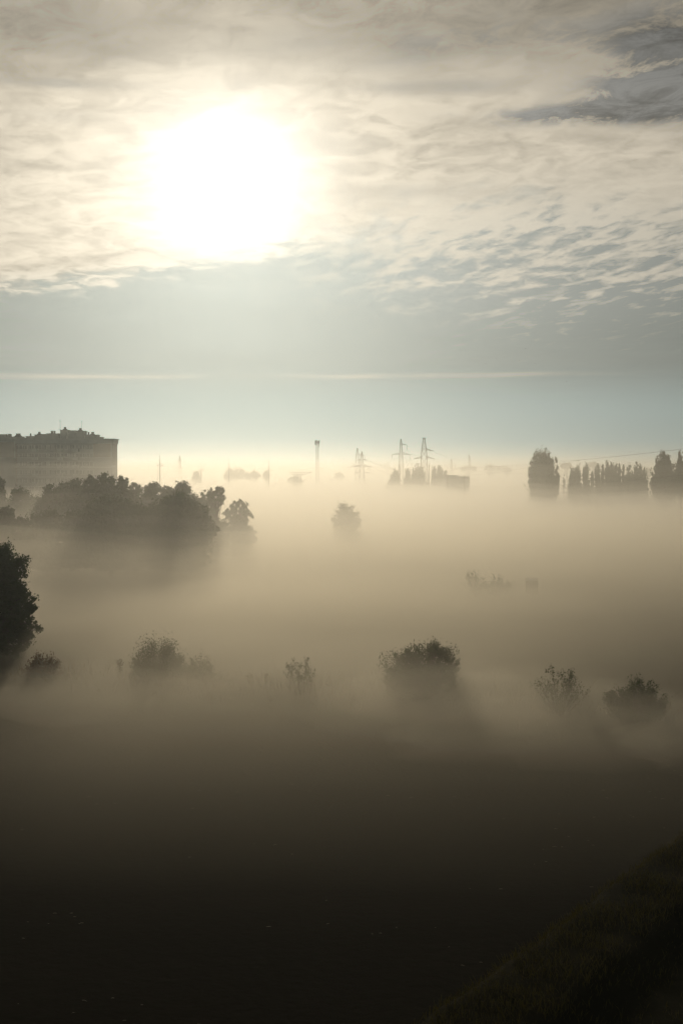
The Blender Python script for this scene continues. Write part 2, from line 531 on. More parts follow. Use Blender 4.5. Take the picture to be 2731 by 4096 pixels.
weed(478, 2640, 137, 31, "single tall dry weed left of the jagged dark bush")
weed(1000, 2700, 133, 32, "dry weed left of the sparse upright bush, leaning near it")
weed(1062, 2698, 134, 33, "dry weed closest to the left side of the sparse upright bush")
weed(1316, 2730, 133, 34, "short dry weed just right of the sparse upright bush")
weed(2075, 2790, 128, 35, "short dry weed left of the thin see-through bush")


def grass_patch(name, label, pts, hmin, hmax, w, mat, seed, cat='grass'):
    r_ = np.random.default_rng(seed)
    n = len(pts)
    base = np.array(pts)
    h = hmin + (hmax - hmin) * r_.uniform(0, 1, (n, 1)) ** 1.8
    lean = r_.normal(size=(n, 3)) * .35; lean[:, 2] = 1
    side = rnd_dirs(r_, n); side[:, 2] = 0
    side /= np.linalg.norm(side, axis=1, keepdims=True) + 1e-6
    tip = base + lean * h
    mid = base + (lean*.5 + np.array([0, 0, .08])) * h
    q = np.stack([base - side*w*.5, mid - side*w*.4, tip, mid + side*w*.5], 1)
    return tag(quads_obj(name, q, M[mat]), label, cat, kind='stuff')


pts = []
spots = [(430, 137, 8, 3.5), (250, 139, 5, 3), (1020, 131, 6, 5), (1290, 129, 4, 4), (2050, 124, 6, 5), (2700, 118, 7, 4), (1480, 132, 4, 5), (-60, 140, 6, 4), (760, 133, 5, 3)]
for _ in range(5200):
    px_, d0, wx, wd = rnd.choice(spots)
    d = rnd.gauss(d0, wd)
    x = at(px_, HORIZON, d0).x + rnd.gauss(0, wx)
    if fbm(x, d, .35, 2.0) < rnd.uniform(-.4, .45): continue
    pts.append((x, d, ground_z(x, d)))
grass_patch('tall_grass', "rough tall grass growing between the bushes of the near field edge", pts, .3, 1.5, .06, 'weed', 41)

pts = []
while len(pts) < 42000:
    s = rnd.uniform(-14, 70); t = rnd.uniform(-.2, 22) if rnd.random() < .6 else rnd.uniform(-.2, 5)
    q = BANK_A + _bd*s + _bn*t
    if fbm(q.x, q.y, .5, 1.0) < rnd.uniform(-.6, .2): continue
    z = bank_h(q.x, q.y) - .36
    if z < -.05: continue
    pts.append((q.x, q.y, z))
grass_patch('bank_grass', "tufty dark grass covering the diagonal bank", pts, .08, .48, .03, 'grass', 42)

# pale straw bits lying on the dark field
r_ = np.random.default_rng(43)
mb = MB()
for _ in range(900):
    d = 48 + 62 * r_.random() ** 1.3
    x = r_.uniform(-.27, .27) * d
    if (Vector((x, d)) - BANK_A).dot(_bn) > -.5: continue
    if fbm(x, d*1.6, .11, 7.0) + .5*fbm(x, d, .5, 1.0) < r_.uniform(.1, .9): continue
    ln = r_.uniform(.05, .24); an = r_.normal() * .3 + .05
    z = ground_z(x, d) + .03
    dx, dy = math.cos(an)*ln/2, math.sin(an)*ln/2
    up = r_.uniform(0, .03)
    mb.tube([(x-dx, d-dy, z), (x, d, z+up), (x+dx, d+dy, z+up*.4)], [.003, .005, .003], 4)
tag(mb.build("straw_litter", M['straw']), "pale bits of straw scattered over the dark field", "straw", kind="stuff")

# ------------------------------------------------------------------ poplars and far trees
PA = "poplars in the row on the right"
row = [  # px, ytop, width, d, label
    (2290, 1866, 34, 560, "first short poplar right of the huge poplar clump"),
    (2308, 1860, 30, 556, "second poplar right of the huge poplar clump, touching the first"),
    (2342, 1853, 30, 560, "straight poplar standing alone with gaps on both sides, third from the huge clump"),
    (2367, 1871, 14, 575, "thin short poplar squeezed between two straight poplars"),
    (2388, 1849, 24, 560, "straight poplar just right of the thin short one"),
    (2409, 1849, 17, 560, "narrow pole-like poplar left of the merged block of poplars"),
    (2428, 1844, 24, 556, "poplar forming the left end of the merged block of poplars"),
    (2446, 1849, 26, 560, "poplar in the middle of the merged block of poplars"),
    (2462, 1850, 22, 562, "poplar just left of the taller end of the merged block of poplars"),
    (2476, 1843, 18, 556, "tall slim poplar closing the right end of the merged block"),
    (2491, 1855, 14, 560, "very thin poplar alone right of the merged block"),
    (2511, 1853, 24, 560, "medium poplar between the very thin one and the last trio"),
    (2526, 1880, 14, 570, "stunted poplar in the gap left of the last trio"),
    (2543, 1851, 24, 556, "left and tallest poplar of the last trio in the row"),
    (2559, 1855, 24, 560, "middle poplar of the last trio in the row"),
    (2576, 1872, 26, 560, "bushy low poplar ending the row on its right"),
]
for i, (px, yt, w, d, lab) in enumerate(row):
    lb = [(px, (yt+2010)/2, w/2, (2010-yt)/2), (px + (i*7 % 5)-2, 1985, w*.56, 60)]
    make_tree('poplar_tree', lab, 'poplar', lb, d, 'poplar', .55, 70 + w*4, 26, 300+i, PA, 'poplar', trunk_r=.25, clu=.36)
make_tree('poplar_tree', "huge broad clump of poplar with jagged crown, tallest tree on the right", 'poplar',
          [(x_, (t_+2000)/2, w_, (2000-t_)/2) for x_, t_, w_ in ((2163, 1789, 16), (2124, 1830, 12), (2136, 1806, 14), (2148, 1799, 15), (2178, 1796, 15), (2192, 1809, 14), (2204, 1827, 12), (2223, 1818, 10), (2230, 1850, 8))] + [(2174, 1975, 60, 90), (2162, 1905, 44, 98), (2196, 1920, 30, 92)],
          530, 'poplar', .58, 900, 30, 330, style='poplar', trunk_r=.45, clu=.26)
make_tree('poplar_tree', "broad based pointed poplar near the right photo edge", 'poplar',
          [(x_, (t_+1990)/2, w_, (1990-t_)/2) for x_, t_, w_ in ((2655, 1799, 13), (2626, 1804, 11), (2640, 1805, 12), (2668, 1804, 11), (2679, 1830, 11), (2691, 1852, 13), (2704, 1880, 14), (2612, 1872, 12))] + [(2658, 1960, 58, 62), (2652, 1895, 30, 86)],
          500, 'poplar', .55, 620, 30, 331, style='poplar', trunk_r=.4, clu=.3)
make_tree('poplar_tree', "dark poplar cut by the right photo edge", 'poplar',
          [(2716, 1870, 14, 62), (2722, 1930, 24, 70), (2738, 1900, 18, 70)],
          505, 'poplar', .55, 260, 32, 332, style='poplar', trunk_r=.35, clu=.35)
make_tree('leafy_tree', "bare thin tree right beside the huge poplar clump", 'tree',
          [(2254, 1935, 5, 46)], 620, 'far', .4, 20, 12, 333, style='poplar', trunk_r=.16, clu=.5)

PB = "poplars around the far farmyard"
row = [
    (1580, 1881, 34, 800, "leftmost cone shaped poplar of the far farmyard cluster"),
    (1630, 1873, 21, 800, "blunt poplar in the far cluster right of the wooden pole"),
    (1654, 1873, 16, 800, "slim poplar merging into the wide dome of the far cluster"),
    (1676, 1868, 44, 800, "wide dome shaped poplar group tree in the far cluster"),
    (1736, 1866, 18, 800, "narrow poplar left of the highest far cluster poplar"),
    (1758, 1860, 24, 800, "highest poplar of the far cluster left of the flat building"),
    (1778, 1884, 22, 800, "small poplar leaning on the highest far cluster poplar"),
]
for i, (px, yt, w, d, lab) in enumerate(row):
    lb = [(px, (yt+1960)/2, w/2, (1960-yt)/2), (px, 1940, w*.68, 36)]
    make_tree('poplar_tree', lab, 'poplar', lb, d, 'poplar', .7, 80 + w*4, 22, 350+i, PB, 'poplar', trunk_r=.25, clu=.42)
make_tree('leafy_tree', "pale low tree left of the far cluster's cone poplar", 'tree',
          [(1556, 1945, 16, 24), (1560, 1965, 22, 24)], 790, 'far', .7, 44, 22, 360, style='round', clu=.35)
make_tree('leafy_bush', "hazy low thicket at the foot of the far poplar cluster", 'bush',
          [(1640, 1950, 50, 24), (1720, 1950, 50, 26), (1790, 1955, 40, 24), (1600, 1965, 40, 20)], 780, 'far', .75, 120, 22, 361, style='round', clu=.4)

PF = "pale trees along the misty horizon"
far = [
    ([(785, 1905, 14, 22), (785, 1925, 18, 20)], 950, "pale blocky tree behind the second lamp mast"),
    ([(930, 1892, 22, 20), (955, 1900, 26, 24), (915, 1905, 20, 20)], 1050, "pale domed tree behind the third lamp mast"),
    ([(1020, 1902, 22, 16), (990, 1906, 18, 14)], 1050, "pale low tree left of the fourth lamp mast"),
    ([(1064, 1902, 11, 16)], 1000, "small pale tree touching the fourth lamp mast"),
    ([(1350, 1905, 14, 14), (1362, 1910, 14, 14)], 1300, "ghostly tree right of the lattice phone tower"),
    ([(1180, 1925, 30, 16)], 1000, "ghostly bush at the foot of the substation gantry"),
    ([(1868, 1872, 16, 10), (1890, 1874, 20, 12), (1850, 1878, 14, 10)], 1500, "far tree with lumpy crown behind the flat building's right end"),
    ([(1955, 1872, 22, 12), (1985, 1876, 22, 10)], 1500, "far spreading tree midway between the flat building and the huge poplar clump"),
    ([(2025, 1880, 22, 10)], 1500, "far low tree left of the huge poplar clump"),
    ([(2265, 1864, 26, 11)], 1300, "far tree showing between the huge clump and the poplar row"),
    ([(2375, 1862, 24, 12)], 1300, "far rounded tree peeping above the thin short poplar"),
    ([(2592, 1890, 16, 14)], 1200, "far tree in the gap between the poplar row and the broad based poplar"),
]
for i, (lb, d, lab) in enumerate(far):
    make_tree('distant_tree', lab, 'tree', lb, d, 'far', .85, 110, 20, 400+i, PF, 'round', trunk_r=.3, clu=.3)

# ------------------------------------------------------------------ apartment block
BD = 520.0
kb = mpp(BD)
bx = lambda px: at(px, HORIZON, BD).x
bz = lambda py: at(CX, py, BD).z
bld = empty('apartment_building', (bx(300), BD, 0), "long apartment block with stepped roof towers rising above the fog", "building")
O = Vector((bx(300), BD, 0))


def bpart(mb, name, mat, parent=None):
    mb.v = [tuple(Vector(v) - O) for v in mb.v]
    return mb.build(name, M[mat], parent or bld)


X0, X1 = bx(-420), bx(451)
XL = bx(64)
ZR = bz(1756)
DEP = 11.5
mb = MB(); mb.box((XL, BD, -.5), (X1, BD+DEP, ZR))
mb.box((X0, BD-1.6, -.5), (XL-.003, BD+DEP, ZR))
bpart(mb, 'wall', 'plaster')
mb = MB()
mb.box((XL+.003, BD-.45, bz(1774)), (X1+.35, BD+DEP+.35, bz(1757.5)))
mb.box((XL+.006, BD-.75, bz(1757)), (X1+.75, BD+DEP+.7, bz(1754.5)))
mb.box((X0, BD-2.05, bz(1768)), (XL+.25, BD-1.603, bz(1757.5)))
mb.box((X0, BD-2.3, bz(1757)), (XL+.5, BD-.76, bz(1754)))
bpart(mb, 'cornice', 'band')
for (xa, xb, ya, yb, dy) in [(375, 444, 1775, 1829, 0), (-420, 63, 1769, 1829, -1.6), (64.6, 68, 1775, 2000, 0)]:
    mb = MB(); mb.box((bx(xa), BD+dy-.12, bz(yb)), (bx(xb), BD+dy-.002, bz(ya)))
    bpart(mb, 'brick_panel', 'brick')
mb = MB()
for yy in [1829.5, 1868, 1907, 1945, 1984]:
    mb.box((XL+.01, BD-.22, bz(yy)-.25), (X1+.18, BD-.004, bz(yy)+.1))
bpart(mb, 'floor_band', 'band')
# windows: one mesh pair, copied
wf = MB()
W2, H2 = .95, .85
wf.box((-W2, -.16, -H2), (-W2+.12, 0, H2)); wf.box((W2-.12, -.16, -H2), (W2, 0, H2))
wf.box((-W2+.12, -.16, H2-.12), (W2-.12, 0, H2)); wf.box((-W2+.12, -.16, -H2), (W2-.12, 0, -H2+.12))
wf.box((-.06, -.15, -H2+.12), (.06, -.005, H2-.12))
wf.box((-W2-.1, -.26, -H2-.1), (W2+.1, -.01, -H2-.003))
w0 = wf.build('window', M['wframe'], bld)
pn = MB(); pn.box((-W2+.12, -.07, -H2+.12), (W2-.12, -.012, H2-.12))
p0 = pn.build('pane', M['glass'], w0)
first = True
cols = [78, 101, 128, 156, 178, 209, 228, 258, 290, 318, 340, 360]
for r in range(7):
    zc = bz(1789) - r * 3.05
    for c in cols:
        if first:
            w = w0; first = False
        else:
            w = w0.copy(); COL.objects.link(w); w.parent = bld
            p = p0.copy(); COL.objects.link(p); p.parent = w
        wide = 1.0 + .45 * ((c * 7) % 3 == 0)
        w.location = Vector((bx(c), BD-.003, zc)) - O
        w.scale = (wide, 1, 1.15 if c in (209, 228, 290) else 1)
# balconies: solid parapets on two stacks
for c in (143, 243, 305):
    for r in range(7):
        zc = bz(1789) - r*3.05
        mb = MB(); mb.box((bx(c-11), BD-1.25, zc-1.6), (bx(c+11), BD-.004, zc-1.45))
        mb.box((bx(c-11), BD-1.25, zc-1.447), (bx(c+11), BD-1.15, zc-.5))
        mb.box((bx(c-11), BD-1.147, zc-1.447), (bx(c-11)+.08, BD-.004, zc-.5))
        mb.box((bx(c+11)-.08, BD-1.147, zc-1.447), (bx(c+11), BD-.004, zc-.5))
        bpart(mb, 'balcony', 'band')
# small ledge boxes on the right corner (as in the photo half-way down)
mb = MB(); mb.box((X1-.4, BD-.3, bz(1868)), (X1+.5, BD+2, bz(1862)))
bpart(mb, 'corner_bracket', 'band')
# roof towers, coordinates in the zoomed crop (scale 3.136, origin y 1680)
q = 3.136
zx = lambda v: bx(v/q)
zz = lambda v: bz(1680 + v/q)
blocks = [  # x0, x1, top, depth0, cap, pots
    (-220, -120, 170, 5, 1, [-180]), (-110, 14, 173, 6, 1, []), (26, 137, 205, 4, 1, [50, 85, 105]), (155, 231, 200, 5, 1, [175, 205]),
    (232, 296, 216, 4, 0, []), (297, 386, 197, 5, 1, [347]), (388, 472, 176, 7, 1, [443]), (476, 557, 171, 6, 1, []),
    (563, 709, 163, 5, 1, [612, 628, 652]), (721, 803, 117, 6, 1, [776]), (804, 834, 150, 6.5, 0, [824]), (836, 911, 124, 6.2, 1, []),
    (912, 938, 151, 6.4, 0, []), (939, 1026, 129, 6, 1, [970]), (1028, 1188, 177, 6.6, 1, [1071, 1121, 1131]), (1189, 1247, 208, 5, 1, []),
]
for (a, b, t, dy, cap, pots) in blocks:
    mb = MB(); mb.box((zx(a), BD+dy, ZR-.02), (zx(b), BD+dy+5.5, zz(t+3 if cap else t)))
    blk = bpart(mb, 'roof_tower', 'roofbox')
    if cap:
        mb = MB(); mb.box((zx(a)-.45, BD+dy-.45, zz(t+3)+.003), (zx(b)+.45, BD+dy+5.95, zz(t)))
        bpart(mb, 'roof_cap', 'cap', blk)
    for p in pots:
        mb = MB(); x = zx(p)
        zb = zz(t)
        if p in (776, 443, 970, 85, 175, 205, 1121):
            mb.tube([(x, BD+dy+1, zb), (x, BD+dy+1, zb+.25), (x, BD+dy+1, zb+.5), (x, BD+dy+1, zb+.9)], [1.0, .8, .45, .42], 10)
            mb.tube([(x, BD+dy+1, zb+.903), (x, BD+dy+1, zb+1.05)], [.55, .5], 10)
        else:
            mb.tube([(x, BD+dy+1, zb), (x, BD+dy+1, zb+.8)], [.3, .3], 8)
            mb.tube([(x, BD+dy+1, zb+.803), (x, BD+dy+1, zb+1.0)], [.42, .2], 8)
        bpart(mb, 'chimney_pot', 'cap', blk)
for (a, yb, yt) in [(717, 117, -10), (988, 129, 0)]:
    mb = MB(); x = zx(a); y = BD+6.7
    mb.tube([(x, y, zz(yb)), (x, y, zz(yt))], [.06, .03], 5)
    for zq in (2, 14, 26):
        mb.bar((x-.5, y, zz(yt+zq)), (x+.5, y, zz(yt+zq)), .04)
    bpart(mb, 'roof_antenna', 'cap')

# ------------------------------------------------------------------ lattice things
def lattice(mb, prof, w, rot=0.0, horiz=True):
    """prof: list of (z, half width); square lattice shaft with X bracing"""
    c, s = math.cos(rot), math.sin(rot)
    def corner(i, hw, z):
        x, y = [(-hw, -hw), (hw, -hw), (hw, hw), (-hw, hw)][i]
        return (x*c - y*s, x*s + y*c, z)
    for (z0, h0), (z1, h1) in zip(prof[:-1], prof[1:]):
        for i in range(4):
            mb.bar(corner(i, h0, z0), corner(i, h1, z1), w*1.35)
            j = (i+1) % 4
            mb.bar(corner(i, h0, z0), corner(j, h1, z1), w*.7)
            mb.bar(corner(j, h0, z0), corner(i, h1, z1), w*.7)
            if horiz:
                mb.bar(corner(i, h1, z1), corner(j, h1, z1), w*.7)
    return mb


def prof_lin(z0, h0, z1, h1, n, ratio=.9):
    st = [ratio**i for i in range(n)]; tot = sum(st); out = [(z0, h0)]; acc = 0
    for s_ in st:
        acc += s_/tot; out.append((z0 + (z1-z0)*acc, h0 + (h1-h0)*acc))
    return out


def crossarm(mb, z, x_in, x_out, depth, drop, w):
    """truss arm from the shaft (x_in) to the tip (x_out)"""
    n = 4
    for sy in (-1, 1):
        prev = None
        for i in range(n+1):
            t = i/n
            x = x_in + (x_out - x_in)*t
            y = sy*depth*(1-t)
            lo, hi = (x, y, z), (x, y, z + drop*(1-t))
            if prev:
                mb.bar(prev[0], lo, w); mb.bar(prev[1], hi, w); mb.bar(prev[0], hi, w*.7)
            if i < n: mb.bar(lo, hi, w*.7)
            prev = (lo, hi)
    mb.bar((x_in, -depth, z), (x_in, depth, z), w*.7)


def insulator(root, a, b, w):
    mb = MB(); a, b = Vector(a), Vector(b)
    n = max(6, int((b-a).length/.3))
    pts, rad = [], []
    for i in range(n*2+1):
        pts.append(a.lerp(b, i/(n*2))); rad.append(w*(1.0 if i % 2 else .45))
    mb.tube(pts, rad, 6)
    mb.build('insulator', M['glassy'], root)


PYL = "lattice power pylons in the mist"


def pylon(px, ytop, d, label, base_hw, prof_pts, arms, mat, w, ins=True, rot=0.0, head=0.0):
    """prof_pts: (photo y, half width px); arms: (photo y, left px or 0, right px or 0, drop px)"""
    b = at(px, HORIZON, d); base = Vector((b.x, d, 0)); k = mpp(d)
    root = empty('power_pylon', base, label, 'pylon', PYL)
    Z = lambda y: at(px, y, d).z
    pr = [(0, base_hw)]
    pts = [(Z(y), h*k) for y, h in prof_pts]
    full = []
    w *= .8
    allp = [(0, base_hw)] + pts
    for (z0, h0), (z1, h1) in zip(allp[:-1], allp[1:]):
        n = max(1, int(round((z1-z0) / max(1.2, (h0+h1)*1.15))))
        seg = prof_lin(z0, h0, z1, h1, n, .93)
        full += seg if not full else seg[1:]
    mb = MB(); lattice(mb, full, w, rot)
    mb.build('tower_body', M[mat], root)
    hw_at = lambda z: np.interp(z, [p[0] for p in full], [p[1] for p in full])
    for (y, l, r, drop, hang) in arms:
        z = Z(y); hw = float(hw_at(z))
        for side, ext in ((-1, l), (1, r)):
            if not ext: continue
            am = MB(); crossarm(am, z, side*hw, side*ext*k, hw*.9, drop*k, w*.8)
            am.build('crossarm', M[mat], root)
            if hang > 0:
                insulator(root, (side*ext*k, 0, z-.1), (side*ext*k, 0, z - hang*k), w*.9)
            elif hang < 0:
                insulator(root, (side*ext*k, 0, z-.1), (side*ext*k + 8*k, -2.0, z - 2.5*k), w*1.1)
                insulator(root, (side*ext*k, 0, z-.1), (side*ext*k - 5*k, 2.5, z - 2.5*k), w*1.1)
    if head:
        hm = MB(); zt = Z(ytop)
        hm.bar((-head*k, 0, zt), (head*k, 0, zt), w*1.3)
        hm.bar((-head*k, 0, zt), (0, 0, zt - 4*k), w*.8); hm.bar((head*k, 0, zt), (0, 0, zt - 4*k), w*.8)
        hm.build('peak_bar', M[mat], root)
    return root


# A, C: suspension towers; B: darker near tension tower; D: big tension tower
pylon(1429, 1793, 1080, "slim suspension pylon directly behind the darker tension pylon", 3.4,
      [(1950, 11), (1867, 7.5), (1830, 6), (1817, 5), (1793, 1.6)], [(1868, 34, 52, 9, 16), (1822, 0, 30, 7, 16)], 'dsteel', .26, head=2.5)
pylon(1447, 1806, 860, "dark tension pylon with splayed legs standing in front of a slimmer pylon", 5.6,
      [(1930, 10.5), (1865, 7.5), (1838, 4.5), (1820, 3), (1806, 1.0)], [(1890, 24, 24, 0.6, -1), (1865, 26, 28, 8, -1), (1839, 15, 15, 3, -1)], 'dsteel', .24)
pylon(1603, 1756, 1020, "tall suspension pylon with arms hung with long insulators, left of the tallest one", 3.4,
      [(1880, 9), (1818, 6), (1780, 4), (1756, 1.4)], [(1818, 36, 36, 9, 17), (1780, 0, 24, 6, 17)], 'dsteel', .25, head=2.5)
pylon(1695, 1752, 1000, "tallest and widest pylon, with broad flat head bar", 4.4,
      [(1880, 13), (1833, 11.5), (1801, 9.5), (1793, 9), (1753, 3)], [(1833, 34, 34, 9, -1), (1801, 0, 28, 8, -1)], 'dsteel', .27, head=8.5)
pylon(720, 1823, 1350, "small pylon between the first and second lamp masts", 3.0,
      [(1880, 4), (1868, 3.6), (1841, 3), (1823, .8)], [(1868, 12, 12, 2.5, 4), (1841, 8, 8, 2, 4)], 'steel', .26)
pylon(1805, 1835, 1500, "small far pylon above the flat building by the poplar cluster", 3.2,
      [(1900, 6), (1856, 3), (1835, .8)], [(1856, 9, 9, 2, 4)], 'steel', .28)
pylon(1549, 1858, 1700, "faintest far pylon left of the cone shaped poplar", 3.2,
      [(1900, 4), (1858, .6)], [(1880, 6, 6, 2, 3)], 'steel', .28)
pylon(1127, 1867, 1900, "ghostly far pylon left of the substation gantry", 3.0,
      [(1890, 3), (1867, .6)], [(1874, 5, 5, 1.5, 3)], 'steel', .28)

# telephone tower
TD = 900.0
b = at(1269, HORIZON, TD)
tw = empty('phone_tower', (b.x, TD, 0), "lattice phone tower crowned with antenna panels", "tower")
k = mpp(TD); ztop = at(1269, 1764, TD).z
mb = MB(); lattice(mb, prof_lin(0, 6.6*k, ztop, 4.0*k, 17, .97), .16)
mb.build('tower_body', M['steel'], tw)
mb = MB()
for zz_ in (at(1269, 1776, TD).z, at(1269, 1768, TD).z):
    for i in range(12):
        a0, a1 = 2*math.pi*i/12, 2*math.pi*(i+1)/12
        mb.bar((1.3*math.cos(a0), 1.3*math.sin(a0), zz_), (1.3*math.cos(a1), 1.3*math.sin(a1), zz_), .1)
mb.build('platform_ring', M['steel'], tw)
for i in range(6):
    an = 2*math.pi*(i+.25)/6
    mb = MB(); x, y = 1.4*math.cos(an), 1.4*math.sin(an)
    z1 = at(1269, 1759, TD).z - (.5 if i % 2 else 0)
    mb.box((x-.2, y-.14, z1-2.3), (x+.2, y+.14, z1))
    mb.build('antenna_panel', M['white'], tw)
for (z_, sx) in ((at(1269, 1778, TD).z, -1), (at(1269, 1783, TD).z, 1)):
    mb = MB(); mb.tube([(sx*1.0, -.6, z_), (sx*1.0, -1.0, z_)], [.45, .5], 12)
    mb.build('dish', M['white'], tw)

# lamp / lightning masts with platforms
MG = "floodlight masts of the substation"
def mast(px, ytop, yplat, d, label):
    b = at(px, HORIZON, d); k = mpp(d)
    root = empty('floodlight_mast', (b.x, d, 0), label, 'mast', MG)
    zt, zp = at(px, ytop, d).z, at(px, yplat, d).z
    zk = zp + (zt - zp)*.62
    mb = MB(); mb.tube([(0, 0, 0), (0, 0, zp)], [.34, .26], 8); mb.build('pole', M['dsteel'], root)
    mb = MB(); mb.tube([(0, 0, zp+.003), (0, 0, zk)], [.2, .12], 7); mb.tube([(0, 0, zk+.003), (0, 0, zt)], [.07, .02], 6)
    mb.build('spire', M['dsteel'], root)
    mb = MB()
    mb.box((-1.4, -.8, zp-.06), (1.4, .8, zp+.06))
    for x in (-1.35, -.45, .45, 1.35):
        for y in (-.75, .75): mb.bar((x, y, zp+.06), (x, y, zp+1.0), .06)
    for y in (-.75, .75): mb.bar((-1.35, y, zp+1.0), (1.35, y, zp+1.0), .06)
    mb.build('platform', M['dsteel'], root)
    for x in (-.9, 1.55):
        fl = MB(); fl.box((x-.35, -1.15, zp-.35), (x+.35, -.83, zp+.2)); fl.build('floodlight', M['white'], root)
    mb = MB()
    for x in (-1.25, -.85): mb.bar((x, 0, 0), (x, 0, zp-.07), .07)
    n = int(zp/.9)
    for i in range(n): mb.bar((-1.25, 0, .5 + i*.9), (-.85, 0, .5 + i*.9), .05)
    mb.build('ladder', M['dsteel'], root)


mast(640, 1811, 1862, 760, "floodlight mast nearest the apartment block, biggest of its kind")
mast(805, 1834, 1883, 860, "floodlight mast beside the pale blocky tree, second from the building")
mast(915, 1830, 1886, 820, "floodlight mast in front of the pale domed tree, third from the building")
mast(1075, 1830, 1882, 800, "floodlight mast left of the substation gantry, fourth from the building")

# substation gantry
GD = 760.0
b = at(1200, HORIZON, GD); k = mpp(GD)
g = empty('substation_gantry', (b.x, GD, 0), "steel substation gantry with tapered overhanging beam", "gantry")
zt = at(1200, 1889, GD).z; zb = at(1200, 1899, GD).z
mb = MB()
xa, xb, xc, xd = (1157-1200)*k, (1172-1200)*k, (1222-1200)*k, (1246-1200)*k
for y in (-.8, .8):
    mb.bar((xa, y, zt), (xd, y, zt), .2); mb.bar((xa, y, zt), (xb, y, zb), .17)
    mb.bar((xb, y, zb), (xc-1, y, zb), .17); mb.bar((xc-1, y, zb), (xd, y, zt), .17)
    n = 8
    for i in range(n):
        x0 = xb + (xc-1-xb)*i/n; x1 = xb + (xc-1-xb)*(i+1)/n
        mb.bar((x0, y, zb if i % 2 else zt), (x1, y, zt if i % 2 else zb), .1)
for i in range(10):
    x = xa + (xd-xa)*i/9; mb.bar((x, -.8, zt), (x, .8, zt), .1)
mb.build('beam', M['steel'], g)
for xm in ((1181-1200)*k, (1198-1200)*k):
    for sgn in (1,):
        mb = MB(); lattice(mb, prof_lin(0, 1.2, zb, .75, 9, .97), .17)
        o = mb.build('leg', M['steel'], g); o.location = (xm, 0, 0)
mb = MB()
mb.bar((xd-.2, 0, zt), (xd-.9, 0, zt-3.2), .13); mb.bar((xd-3.6, 0, zt), (xd-3.4, 0, zt-3.0), .13); mb.bar((xd-3.4, 0, zt-3.0), (xd-.9, 0, zt-3.2), .13)
mb.build('disconnector', M['steel'], g)

# wooden and concrete utility poles
def pole(px, ytop, d, label, arm):
    b = at(px, HORIZON, d)
    root = empty('utility_pole', (b.x, d, 0), label, 'pole', "utility poles near the far poplars")
    zt = at(px, ytop, d).z
    mb = MB(); mb.tube([(0, 0, 0), (0, 0, zt)], [.32, .2], 8); mb.build('post', M['wood'], root)
    mb = MB(); mb.bar((-arm, -.25, zt-.8), (arm, -.25, zt-.8), .2); mb.bar((-arm*.7, -.25, zt-.9), (0, -.2, zt-2.0), .1)
    mb.build('crossarm', M['wood'], root)


pole(1598, 1857, 780, "brownish utility pole right in front of the tall suspension pylon", 1.2)
pole(1715, 1858, 790, "utility pole right of the wide dome shaped poplar", .9)
pole(1857, 1902, 640, "short utility pole beside the flat building roof", .7)
mb_root = empty('radio_mast', (at(1876, HORIZON, 1500).x, 1500, 0), "thin far radio mast between pylons and the huge poplar clump", "mast")
mb = MB(); lattice(mb, prof_lin(0, .9, at(1876, 1822, 1500).z, .5, 14, 1), .2); mb.build('shaft', M['steel'], mb_root)
mb = MB(); mb.tube([(0, 0, at(1876, 1822, 1500).z), (0, 0, at(1876, 1812, 1500).z)], [.12, .05], 5); mb.build('spire', M['steel'], mb_root)

# flat farm building
FD = 700.0
b = at(1835, HORIZON, FD); k = mpp(FD)
fb = empty('flat_building', (b.x, FD, 0), "low flat roofed building in fog right of the far poplar cluster", "building")
za, zb = at(1800, 1904, FD).z, at(1850, 1909, FD).z
mb = MB(); mb.box(((1791-1835)*k, 0, -.3), ((1829-1835)*k, 14, za)); mb.box(((1829-1835)*k+.003, 1, -.3), ((1878-1835)*k, 14, zb))
mb.build('wall', M['concrete'], fb)
mb = MB(); mb.box(((1790-1835)*k, -.3, za+.003), ((1830-1835)*k, 14.3, za+.4)); mb.build('roof', M['cap'], fb)
mb = MB(); mb.box(((1830-1835)*k+.003, .7, zb+.003), ((1879-1835)*k, 14.3, zb+.35)); mb.build('roof', M['cap'], fb)
for i in range(4):
    for r in range(2):
        mb = MB(); x = (1836-1835+i*10)*k; z = zb - 2.2 - r*3.2
        mb.box((x, .93, z-1.0), (x+.9, .997, z+.6)); mb.build('window', M['glass'], fb)

# half hidden shed in the meadow
SD = 234.0
b = at(2130, HORIZON, SD); k = mpp(SD)
sh = empty('small_shed', (b.x, SD, ground_z(b.x, SD)), "small box shed with pale roof half hidden by meadow fog", "shed")
zt = at(2130, 2321, SD).z
hw = 22*k
mb = MB(); mb.box((-hw, 0, -.1), (hw, 1.8, zt-.12)); mb.build('wall', M['plank'], sh)
mb = MB(); mb.v = [(-hw-.12, -.15, zt-.117), (hw+.12, -.15, zt-.117), (hw+.12, 1.95, zt+.2), (-hw-.12, 1.95, zt+.2),
                   (-hw-.12, -.15, zt-.05), (hw+.12, -.15, zt-.05), (hw+.12, 1.95, zt+.27), (-hw-.12, 1.95, zt+.27)]
mb.f = [(0, 3, 2, 1), (4, 5, 6, 7), (0, 1, 5, 4), (1, 2, 6, 5), (2, 3, 7, 6), (3, 0, 4, 7)]
mb.build('roof', M['tin'], sh)
mb = MB(); mb.box((-.35, -.05, 0), (.35, -.003, 1.7)); mb.build('door', M['wood'], sh)

# ------------------------------------------------------------------ power lines
WG = "power cables strung between the pylons"


